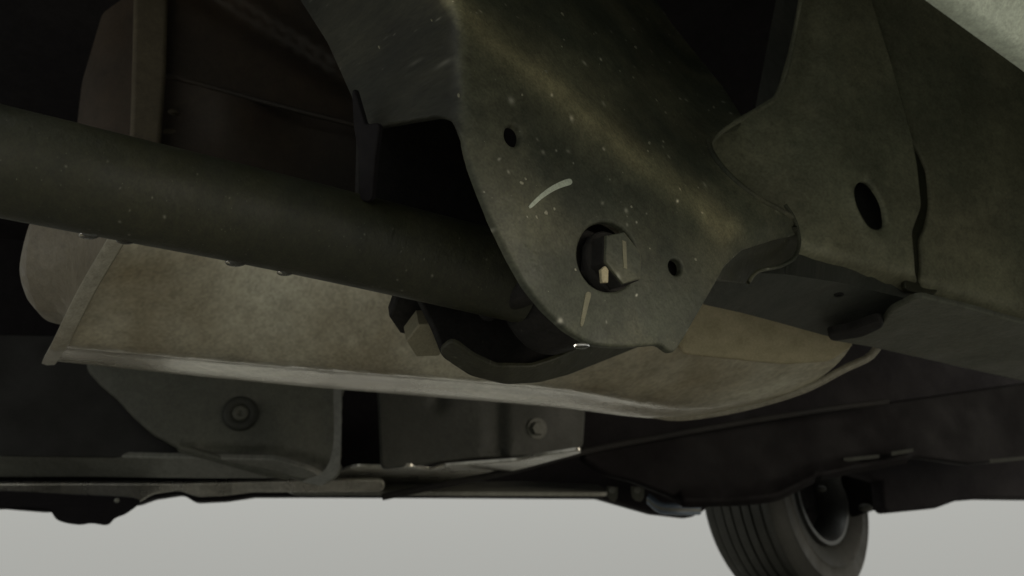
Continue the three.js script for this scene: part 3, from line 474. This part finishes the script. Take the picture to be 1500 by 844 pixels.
  add('flange', boxUV(prism(discShape(0.0168), p1.clone().addScaledVector(R, 0.005).addScaledVector(U, -0.001).addScaledVector(N, -0.0075), R, U, N, 0.0065, 0.0025), true), M.inner, B);
  const tabAt = at(882, 404, P1(882, 404) - 0.006);
  add('lock_tab', boxUV(prism(new THREE.Shape([[-0.002, -0.0045], [0.0022, -0.0035], [0.003, 0.004], [0.0005, 0.0048], [-0.0025, 0.002]].map((q) => new THREE.Vector2(...q))), tabAt, R, U, N, 0.002, 0.0006), true), M.tan, B);
}

// ------------------------------------------------------------------ trailing arm
{
  const pe = at(836, 425, 0.44), N = N1, [R, U] = frameOf(N1);
  const t = thing('control_arm', 'thick dark olive suspension arm pipe entering the bracket from the left', 'suspension arm', at(350, 313, 0.383));
  add('pipe', metreUV(tube([at(-330, 150, 0.30), at(-100, 213, 0.325), at(130, 265, 0.351), at(350, 313, 0.383), at(545, 358, 0.409), at(770, 412, 0.437)], 0.0255, 90, 40), 0.5, 0.16), M.tube, t);
  const eye = add('eye', boxUV(prism(discShape(0.034, 0.022), pe.clone().addScaledVector(N, -0.028), R, U, N, 0.056, 0.003), true), M.inner, t);
  add('bushing', boxUV(prism(discShape(0.0222, 0.0075), pe.clone().addScaledVector(N, -0.031), R, U, N, 0.062, 0.003), true), M.inner, eye);
}
// hex bolt under the arm
{
  const N = view2world(0.22, -0.5, 0.84).normalize(), [R, U] = frameOf(N), c = at(628, 498, 0.452);
  const t = thing('hex_bolt', 'dusty hexagon bolt with dark flange under the pipe, in front of muffler', 'bolt', c.clone());
  add('head', boxUV(prism(polyShape(6, 0.0138, 0.15), c.clone().addScaledVector(N, -0.016), R, U, N, 0.017, 0.0012), true), M.bolt, t);
  add('flange', boxUV(prism(polyShape(8, 0.0185, 0.3), at(613, 457, 0.470).addScaledVector(N, -0.012), R, U, N, 0.014, 0.0015), true), M.inner, t);
  add('shank', boxUV(prism(discShape(0.008), c.clone().addScaledVector(N, -0.05), R, U, N, 0.045, 0.0006), true), M.tube, t);
}
// ------------------------------------------------------------------ pale sill edge, top right
{
  const t = thing('door_sill', 'pale green grey sill edge catching daylight, top right corner', 'sill', at(1430, 50, 0.28));
  const a = at(1355, 0, 0.27), b = at(1500, 105, 0.30), dir = b.clone().sub(a); dir.y = 0; dir.normalize();
  const outw = V(-dir.z, 0, dir.x); if (outw.x < 0) outw.negate();
  const y0 = (a.y + b.y) / 2, prof = [[0, 0], [0.003, -0.001], [0.008, 0.0005], [0.015, 0.008], [0.021, 0.010], [0.03, 0.020], [0.045, 0.036], [0.07, 0.06], [0.085, 0.1], [0.09, 0.5], [0.03, 0.5], [0.02, 0.03], [0.001, 0.008]];
  const slope = (b.y - a.y) / Math.hypot(b.x - a.x, b.z - a.z);
  const secs = [-0.5, -0.3, -0.1, 0, 0.07, 0.3, 0.9].map((s) => prof.map(([u, v]) => a.clone().addScaledVector(dir, s).addScaledVector(outw, u).add(V(0, v + slope * s, 0))));
  add('rolled_edge', loft(secs, { along: 30, crease: 0.9 }), M.sill, t);
}
// ------------------------------------------------------------------ water drops
for (const [x, y, r, lab] of [[130, 341, 0.0032, 'leftmost water drop under the pipe'], [184, 349, 0.003, 'second water drop from the left under the pipe'], [345, 381, 0.0036, 'third water drop from the left under the pipe'], [417, 396, 0.0028, 'fourth water drop from the left under the pipe'], [852, 507, 0.0024, 'water drop at bottom lip of the bracket plate']]) {
  const d = x < 800 ? 0.351 + (x - 130) * 0.000145 : P1(x, y) - 0.001, c = at(x, x < 800 ? y + 4 : y, x < 800 ? d - 0.002 : d);
  const g = new THREE.SphereGeometry(r, 24, 16); g.scale(1.5, 0.55, 0.8); 
  const o = new THREE.Mesh(g, new THREE.MeshPhysicalMaterial({ color: 0xffffff, roughness: 0.02, transmission: 1, thickness: r, ior: 1.33 })); o.name = numbered('water_drop'); o.position.copy(c); o.castShadow = o.receiveShadow = true;
  o.userData = { label: lab, category: 'water drop', group: 'water drops under the parts' }; scene.add(o);
}
renderer.render(scene, camera);
